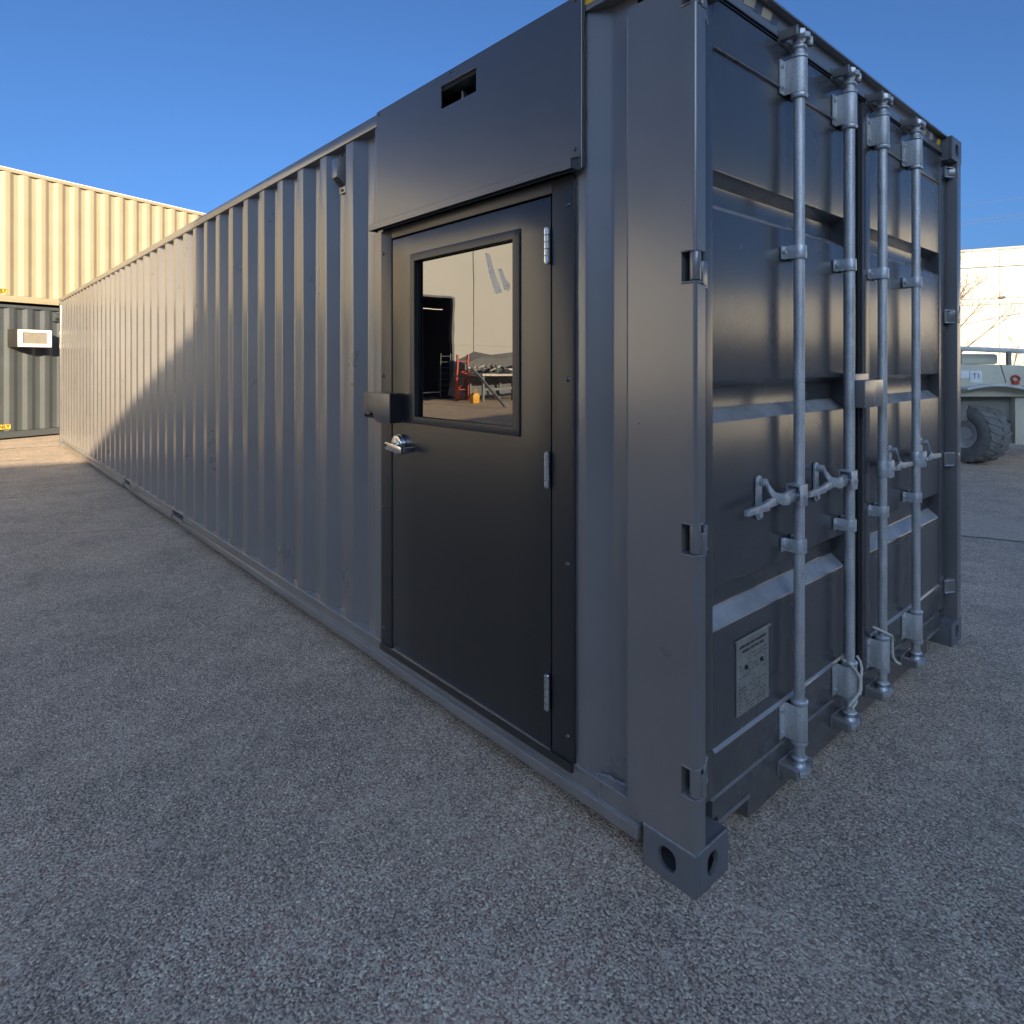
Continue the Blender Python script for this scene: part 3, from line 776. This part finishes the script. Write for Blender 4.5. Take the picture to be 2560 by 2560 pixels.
# ------------------------------------------------------------------ ropes on two bars
rp = MB().tube([(.010, .972, .338), (.022, .980, .322), (.030, .996, .300), (.034, 1.010, .280), (.035, 1.014, .262), (.035, 1.012, .240), (.034, 1.004, .222), (.030, .990, .212), (.022, .962, .196), (.020, .950, .186), (.026, .955, .180), (.032, .972, .190), (.033, .985, .200)], .0052, 7)
rp.tube([(.008, 1.052, .338), (.022, 1.050, .318), (.031, 1.040, .300), (.035, 1.022, .280), (.036, 1.017, .262), (.036, 1.018, .235), (.034, 1.010, .215)], .0052, 7)
rp.tube([(XB+.024*math.cos(t), 1.014+.038*math.sin(t), .338) for t in [PI/2+PI*i/10 for i in range(11)]], .0052, 7)
tag(rp.build('rope', 'rope'), 'thin pale rope knotted in a V on the second locking bar', 'rope')
rp = MB().tube([(-.022, 1.290, .372), (-.012, 1.305, .364), (.006, 1.320, .352), (.022, 1.340, .340), (.024, 1.365, .328), (.020, 1.382, .310), (.018, 1.388, .285), (.020, 1.386, .255), (.022, 1.388, .232), (.028, 1.402, .212), (.036, 1.424, .198)], .0055, 7)
tag(rp.build('rope', 'rope'), 'loose pale rope end hanging from the third locking bar', 'rope')

# ------------------------------------------------------------------ stacked containers at the far end
TH = rad(111.5); ST = Vector((-14.97, -.726, 0))
def plain_container(name, mat, z, L0, L1, e0, label, lip_mat=None):
    e = tag(empty(name, (ST.x, ST.y, z), TH), label, 'container')
    ed = [e0-.082+.302*k for k in range(int((L0-e0)/.302)-1, int((L1-e0)/.302)+2)]
    ln = corrugation(L0+.16, L1-.16, ed, .080, .072, .038, .008)
    MB().sweep(ln, 2, .16, 2.53).build('corrugated_wall', mat, e, smooth=25)
    MB().box(L0+.17, L1-.17, .0, .06, 2.525, 2.585).build('top_rail', mat, e, bevel=.004)
    MB().box(L0+.17, L1-.17, .0, .06, .045, .155).box(L0+.17, L1-.17, -.006, .03, .034, .052).build('bottom_rail', mat, e, bevel=.003)
    for x in (L0, L1-.17):
        MB().box(x, x+.17, -.002, .12, .12, 2.47).build('corner_post', mat, e, bevel=.004)
        for za, zb in ((0, .118), (2.473, 2.591)): MB().box(x, x+.17, -.006, .16, za, zb).build('corner_casting', mat, e, bevel=.005)
    MB().box(L0+.02, L1-.02, .062, 2.43, .05, 2.588).build('body', mat, e)
    return e
dk = plain_container('dark_container', 'dark', 0, -5.4, 6.8, .235, 'dark green-grey container with wall air conditioner at the foot of the stack')
bgc = plain_container('beige_container', 'beige', 2.605, -5.6, 6.6, .171, 'sunlit beige corrugated container stacked on the dark one')
MB().box(-5.4, 6.4, -.004, .03, 2.586, 2.600).build('roof_edge', 'white', bgc, smooth=0)
def sticker(parent, x1, z0, h):
    sk = MB().box(x1-.46, x1, .002, .0065, z0, z0+h).build('sticker', 'yellow', parent, smooth=0)
    lettering('ONLY', h*1.05, 'ink', sk, Matrix(((1, 0, 0, x1-.015), (0, 0, -1, .0010), (0, 1, 0, z0+h*.5), (0, 0, 0, 1))), align='RIGHT', bold=.035)
sticker(dk, .172, .205, .088); sticker(bgc, .118, .200, .078)
vv = empty('vent', parent=dk)
MB().box(.90, 1.00, -.02, .045, 2.31, 2.49).prism([(-.02, 2.47), (-.07, 2.44), (-.07, 2.38), (-.02, 2.33)], 0, .915, .985).build('cowl', 'dark', vv, bevel=.004)
ac = tag(empty('air_conditioner', (ST.x, ST.y, 0), TH), 'boxy window air conditioner with white frame sticking out of the dark container', 'air conditioner')
MB().box(.13, .72, -.30, .06, 1.765, 2.115).build('case', 'ac_case', ac, bevel=.01)
MB().frame(1, (.145, .705, 1.775, 2.105), (.215, .635, 1.835, 2.055), -.335, -.301).build('front_frame', 'white', ac, bevel=.006)
MB().box(.216, .634, -.315, -.302, 1.836, 2.054).build('grille_back', 'grille', ac)
for i in range(11):
    MB().box(.217, .633, -.322, -.3155, 1.840+.0195*i, 1.850+.0195*i).build('slat', 'grille', ac, smooth=0)

# ------------------------------------------------------------------ far cream building on the right
FB = tag(empty('warehouse', (-12.4, 51.1, 0), math.atan2(.30, .954)), 'long sunlit cream warehouse of tall flat wall panels beyond the yard', 'building')
pan = MB().box(.015, 2.285, 0, .4, 0, 9.35)
p0 = pan.build('wall_panel', 'cream', FB, bevel=.01, seg=1)
p0.location.x = -2.3*12
for k in range(-11, 32):
    c_ = p0.copy(); col.objects.link(c_); c_.parent = FB; c_.location = (2.3*k, 0, 0)
MB().box(-27.6, 73.6, .05, 20, 0, 9.3).build('core', 'wall2', FB)
MB().box(-27.8, 73.8, -.06, .5, 9.36, 9.52).build('coping', 'wall2', FB, bevel=.02)

# ------------------------------------------------------------------ building that shades the yard (behind the photographer)
dirv = Vector((.26, .966, 0)).normalized()
SBH = 16.0; SBD = SBH/math.tan(SUN_EL)
SB = tag(empty('tall_shed', (-10.55+SBD*math.cos(SUN_AZ), SBD*math.sin(SUN_AZ), 0), math.atan2(dirv.y, dirv.x)), 'tall concrete shed behind the photographer whose roof shades the yard', 'building')
MB().box(-60, 66, -22, 0, 0, SBH-.2).build('wall', 'wall2', SB)
MB().box(-60.1, 66.1, -22.1, .1, SBH-.195, SBH).build('parapet', 'wall2', SB)
MB().box(2.75, 66, -21.9, -.05, SBH+.005, SBH+1.45).build('upper_storey', 'wall2', SB)
for k in range(-3, 3):
    MB().box(k*11.0, k*11.0+4, .002, .06, 0, 4.2).build('roller_door', 'rolldoor', SB)
    MB().box(k*11.0+5.5, k*11.0+8, .002, .05, 4.8, 6.2).build('window', 'steel_blue', SB)

# ------------------------------------------------------------------ sunlit workshop seen in the door glass
WB = tag(empty('workshop', (-21.5, -12, 0)), 'cream workshop with dark roller doorway, mirrored in the door window', 'building')
MB().box(-8, -.02, -26, -2.0, 0, 8.2).box(-8, -.02, .55, 4.2, 0, 8.2).box(-8, -.02, -2.0, .55, 4.22, 8.2).build('core', 'rolldoor', WB)
MB().box(-8, -6, -1.99, .54, 0, 4.21).build('doorway', 'rolldoor', WB)
for i, (a, b_) in enumerate(((-26, -18), (-18, -10.6), (-10.6, -3.085))):
    MB().box(-.02, .15, a+.008, b_-.008, 0, 8.3).build('wall_panel', 'cream', WB, bevel=.01, seg=1)
MB().prism([(-3.06, 0), (-2.0, 0), (-2.0, 4.22), (.55, 4.22), (.55, 0), (4.2, 0), (4.2, 8.3), (-3.06, 8.3)], 0, -.02, .15).build('wall_panel', 'cream', WB, bevel=.01, seg=1)
MB().box(.0, .17, -2.06, -1.96, 0, 4.25).box(.0, .17, -1.96, .5, 4.19, 4.27).build('door_trim', 'tarp', WB)
MB().box(.15, .17, -12, -2.1, 2.26, 2.30).build('ledge', 'cream', WB)
MB().box(-.02, .05, -1.6, .3, 3.7, 3.73).box(-.02, .05, -1.5, .4, .26, .30).build('door_bar', 'white', WB)

def mirrored(o, label, cat): return tag(o, label, cat)
rk = mirrored(empty('rack_upright', (-19.9, -13.4, 0)), 'red pallet rack end frame standing before the cream workshop wall', 'rack')
for yy in (.19, -.32):
    MB().box(-.04, .04, yy-.035, yy+.035, 0, 1.83).build('post', 'red', rk, bevel=.004)
for z in (.12, .42, 1.55):
    MB().box(-.02, .02, -.285, .155, z, z+.035).build('brace', 'red', rk)
MB().box(-.025, .025, -.285, .155, 1.05, 1.16).build('brace', 'red', rk)
MB().tube([(0, .15, .45), (0, -.28, 1.05)], .018, 6).build('brace', 'red', rk)
jg = mirrored(empty('jug', (-18.55, -13.05, 0)), 'yellow plastic jug on the ground by the red rack frame', 'jug')
MB().prism([(-.16, 0), (.16, 0), (.17, .26), (.08, .36), (-.10, .36), (-.17, .26)], 0, -.1, .1).build('body', 'jug', jg, bevel=.02)
MB().tube([(0, -.10, .35), (0, -.08, .47), (0, .02, .48), (0, .06, .35)], .02, 7).build('handle', 'jug', jg)
bm_ = MB().tube([(-18.9, -13.2, 1.27), (-15.3, -11.9, .06)], .05, 4)
mirrored(bm_.build('steel_beam', 'steel_blue', smooth=0), 'blue-grey steel beam leaning from the scrap bench to the ground', 'beam')
bn = mirrored(empty('scrap_bench', (-19.3, -14.6, 0)), 'long bench heaped with pale scrap car parts by the workshop wall', 'bench')
MB().box(-.5, .5, -2.2, 1.0, .98, 1.06).build('top', 'scrap', bn)
for x in (-.42, .42):
    for y in (-2.1, -.6, .9): MB().box(x-.04, x+.04, y-.04, y+.04, 0, .98).build('leg', 'steel_blue', bn)
MB().box(.40, .44, -2.1, .9, .42, .52).build('rail', 'steel_blue', bn)
R_ = random.Random(21)
for i in range(26):
    x, y = R_.uniform(-.35, .4), R_.uniform(-2.1, .9)
    pts = [(x+R_.uniform(-.3, .3), y+R_.uniform(-.5, .5), 1.10+R_.uniform(0, .35)) for _ in range(4)]
    MB().tube(pts, [R_.uniform(.015, .06) for _ in range(4)], 6).build('scrap_part', R_.choice(['scrap', 'scrap', 'tarp', 'steel_blue', 'white']), bn)
tp = mirrored(MB().add([(-20.6, -13.3, .2), (-20.5, -13.6, 1.62), (-20.4, -14.4, 1.95), (-20.3, -15.2, 1.85), (-20.3, -16.4, 2.0), (-20.2, -17.3, 1.9), (-20.1, -17.4, .1),
    (-19.9, -13.5, .1), (-20.2, -13.8, 1.45), (-20.0, -14.5, 1.75), (-19.9, -15.3, 1.7), (-19.9, -16.4, 1.8), (-19.8, -17.2, 1.7), (-19.6, -17.3, .1)],
    [(0, 1, 8, 7), (1, 2, 9, 8), (2, 3, 10, 9), (3, 4, 11, 10), (4, 5, 12, 11), (5, 6, 13, 12), (7, 8, 9, 10, 11, 12, 13), (0, 6, 5, 4, 3, 2, 1)]).build('tarpaulin_heap', 'tarp'),
    'heap under a dark grey tarpaulin against the workshop wall', 'tarpaulin')
# old fridge-like shelving in the doorway
shf = mirrored(empty('shelving', (-21.2, -13.35, 0)), 'dark open shelving standing in the workshop doorway', 'shelving')
for y in (-.45, 0): MB().box(-.02, .02, y, y+.03, 0, 1.9).build('post', 'steel_blue', shf)
for k in range(8): MB().box(-.2, .02, -.42, 0, .1+.24*k, .115+.24*k).build('shelf', 'steel_blue', shf)

# ------------------------------------------------------------------ loader at the right edge
VH = tag(empty('yard_loader', (-1.50, 9.45, 0), YAW-PI/2), 'pale haze-toned yellow loader with big tyre and T1 plate at the right edge', 'loader')
# hull: sloped hood profile (x,z), swept away from camera
MB().prism([(-1.9, .98), (.62, .98), (.66, 1.10), (1.9, 1.08), (2.4, 1.16), (2.4, 1.34), (.95, 1.405), (.2, 1.435), (-.55, 1.445), (-1.9, 1.45)], 1, -.12, 1.55).build('hull', 'vehicle', VH, bevel=.02)
MB().box(-1.9, 2.3, .05, 1.5, .62, .975).build('chassis', 'vehicle_dark', VH, bevel=.02)
fn = [(-.42+.11*i, 1.115+.055*math.sin(PI*min(1, i/7.6))-.0) for i in range(9)]
fe = MB().prism(fn+[(p[0], p[1]-.035) for p in fn[::-1]], 1, -.30, -.121).build('fender', 'rim', VH, bevel=.004)
MB().prism([(.45, 1.10), (2.3, 1.02), (2.3, 1.06), (.45, 1.14)], 1, -.34, -.121).build('step', 'rim', VH, bevel=.006)
MB().box(.42, .60, -.05, .3, .30, .975).build('leg', 'vehicle', VH, bevel=.01)
MB().box(.62, 1.5, .2, .9, .45, .975).build('tank', 'vehicle_dark', VH, bevel=.03)
wh = empty('wheel', (-.02, .20, .435), 0, VH)
ax = Vector((-.94, -.345, 0)).normalized(); a_ = Vector((0, 0, 1)); b_ = ax.cross(a_)
def ring(mb, prof, n_=32):
    vs = []
    for r, t in prof:
        for i in range(n_):
            q = 2*PI*i/n_; vs.append(ax*t+a_*math.cos(q)*r+b_*math.sin(q)*r)
    k = len(prof)
    mb.add(vs, [(j*n_+i, j*n_+(i+1) % n_, (j+1)*n_+(i+1) % n_, (j+1)*n_+i) for j in range(k-1) for i in range(n_)]); return mb
ring(MB(), [(.20, -.22), (.34, -.235), (.41, -.20), (.425, -.1), (.425, .1), (.41, .20), (.34, .235), (.25, .225), (.21, .20), (.20, .14)]).build('tyre', 'tyre', wh, smooth=50)
tl = MB()
for i in range(22):
    q0 = 2*PI*i/22
    for sgn in (-1, 1):
        vs = []
        for (t, dq, r) in ((sgn*.02, 0, .424), (sgn*.21, .16, .412), (sgn*.21, .28, .412), (sgn*.02, .12, .424)):
            for rr in (r-.01, r+.014):
                q = q0+dq+(.14 if sgn > 0 else 0); vs.append(ax*t+a_*math.cos(q)*rr+b_*math.sin(q)*rr)
        tl.add(vs, [(0, 2, 3, 1), (2, 4, 5, 3), (4, 6, 7, 5), (6, 0, 1, 7), (1, 3, 5, 7), (0, 6, 4, 2)])
tl.build('tread', 'tyre', wh, smooth=0)
ring(MB(), [(.205, .16), (.21, .205), (.195, .20), (.18, .13), (.10, .11), (.09, .15), (.001, .15)]).build('rim', 'rim', wh, smooth=45)
pl_ = MB().box(-.275, -.105, -.128, -.1215, 1.185, 1.352).build('number_plate', 'white', VH, smooth=0)
lettering('T1', .10, 'ink', pl_, Matrix(((1, 0, 0, -.187), (0, 0, -1, -.1292), (0, 1, 0, 1.272), (0, 0, 0, 1))))
MB().box(-.50, -.29, -.127, -.1215, 1.245, 1.352).build('number_plate', 'white', VH, smooth=0)
MB().tube([(.36+.055*math.cos(t), -.14, 1.235+.045*math.sin(t)) for t in [2*PI*i/14 for i in range(15)]], .013, 8).build('tow_ring', 'red', VH)
MB().box(.32, .40, -.16, -.121, 1.155, 1.20).build('tow_eye', 'red', VH)
MB().tube([(-1.9, .4, 1.70), (.0, .4, 1.675), (1.0, .4, 1.63), (2.4, .4, 1.60)], .035, 8).build('hand_rail', 'rim', VH)
for x, h_ in ((-.12, 1.68), (.62, 1.65), (1.6, 1.62)): MB().box(x, x+.05, .37, .42, 1.40, h_).build('rail_post', 'vehicle_dark', VH)
MB().tube([(.16, -.125, 1.43), (.235, -.125, 1.18)], .006, 6).build('hood_seam', 'vehicle_dark', VH)
MB().box(-1.5, .60, .55, 1.4, 1.44, 1.60).build('engine_cover', 'vehicle', VH, bevel=.04)

# ------------------------------------------------------------------ trees, cables
Fw = Vector((math.cos(YAW), math.sin(YAW), 0)); Rt = Vector((math.sin(YAW), -math.cos(YAW), 0))
def place(lat, dep, z=0): p = CAM+Rt*lat+Fw*dep; return Vector((p.x, p.y, z))
def bare_tree(name, base, height, r0, seed, label, levels=4, lean=0):
    R2 = random.Random(seed); e = tag(empty(name, base), label, 'tree')
    tr = MB(); brm = MB()
    def grow(p, d, length, r, lev):
        n_ = 5; pts = [p]; rr = [r]
        for i in range(n_):
            d = (d+Vector((R2.uniform(-.16, .16), R2.uniform(-.16, .16), R2.uniform(-.04, .12)))).normalized()
            p = p+d*length/n_; pts.append(p); rr.append(max(.004, r*(1-.6*(i+1)/n_)))
        (tr if lev == 0 else brm).tube(pts, rr, 7 if lev < 2 else 5)
        if lev >= levels: return
        k = 16 if lev == 0 else R2.choice((3, 4, 4))
        for j in range(k):
            t = R2.uniform(.25, 1) if lev else .22+.75*j/k
            i = min(n_-1, int(t*n_)); q = pts[i]+(pts[i+1]-pts[i])*(t*n_-i)
            a = R2.uniform(0, 2*PI) if lev else j*2.4
            side = Vector((math.cos(a), math.sin(a), R2.uniform(.15, .6))).normalized()
            nd = (d*.35+side*.9).normalized() if lev == 0 else (d*.75+side*.55).normalized()
            grow(q, nd, length*(R2.uniform(.28, .46) if lev == 0 else R2.uniform(.5, .68)), max(.006, rr[i]*.5), lev+1)
    grow(Vector((0, 0, 0)), Vector((lean, 0, 1)).normalized(), height, r0, 0)
    tr.build('trunk', 'bark', e); brm.build('crown', 'bark', e)
    return e
bare_tree('bare_tree', place(18.9, 30), 6.3, .09, 4, 'leafless tree reaching out from behind the grey container')
bare_tree('sapling', place(18.1, 25), 2.3, .03, 9, 'small leafless sapling behind the pale loader', 2)
def cable(x0, y0, x1, y1, dep, r, label):
    def w(u, v): return CAM+(Fw+Rt*((u-1361.63)/1610.34)+Vector((0, 0, 1))*((911.04-v)/1610.34))*dep
    a, b2 = w(x0, y0), w(x1, y1); d = b2-a
    pts = [a+d*(-8+20*i/24)-Vector((0, 0, .02*math.sin(PI*i/24)*d.length)) for i in range(25)]
    return tag(MB().tube(pts, r, 6).build('overhead_cable', 'cable'), label, 'cable')
S2 = lambda u, v: (2380+u*.2484, 420+v*.2484)
def cab(u0, v0, u1, v1, dep, r, label): return cable(*S2(u0, v0), *S2(u1, v1), dep, r, label)
cab(100, 368, 725, 285, 38, .009, 'highest thin cable crossing the blue sky')
cab(100, 525, 725, 450, 38, .009, 'second thin cable crossing the blue sky')
cab(100, 560, 725, 488, 38, .008, 'lowest of the three cables crossing the sky')
cab(100, 1000, 725, 965, 36, .028, 'thick twin cable strung just below the warehouse roof')
cab(100, 1313, 725, 1290, 36, .014, 'cable carrying a dark splice case before the warehouse')
cab(100, 1372, 725, 1350, 36, .016, 'lowest cable strung across the cream warehouse wall')
pa = CAM+(Fw+Rt*((2380+500*.2484-1361.63)/1610.34)+Vector((0, 0, 1))*((911.04-420-1306*.2484)/1610.34))*36
dl = Rt
tag(MB().tube([pa-dl*.24-Vector((0, 0, .04)), pa-dl*.15, pa, pa+dl*.13+Vector((0, 0, .03)), pa+dl*.24+Vector((0, 0, .04))], [.02, .07, .085, .075, .02], 10).build('splice_case', 'cable'), 'dark oval splice case hanging on an overhead cable', 'splice case')
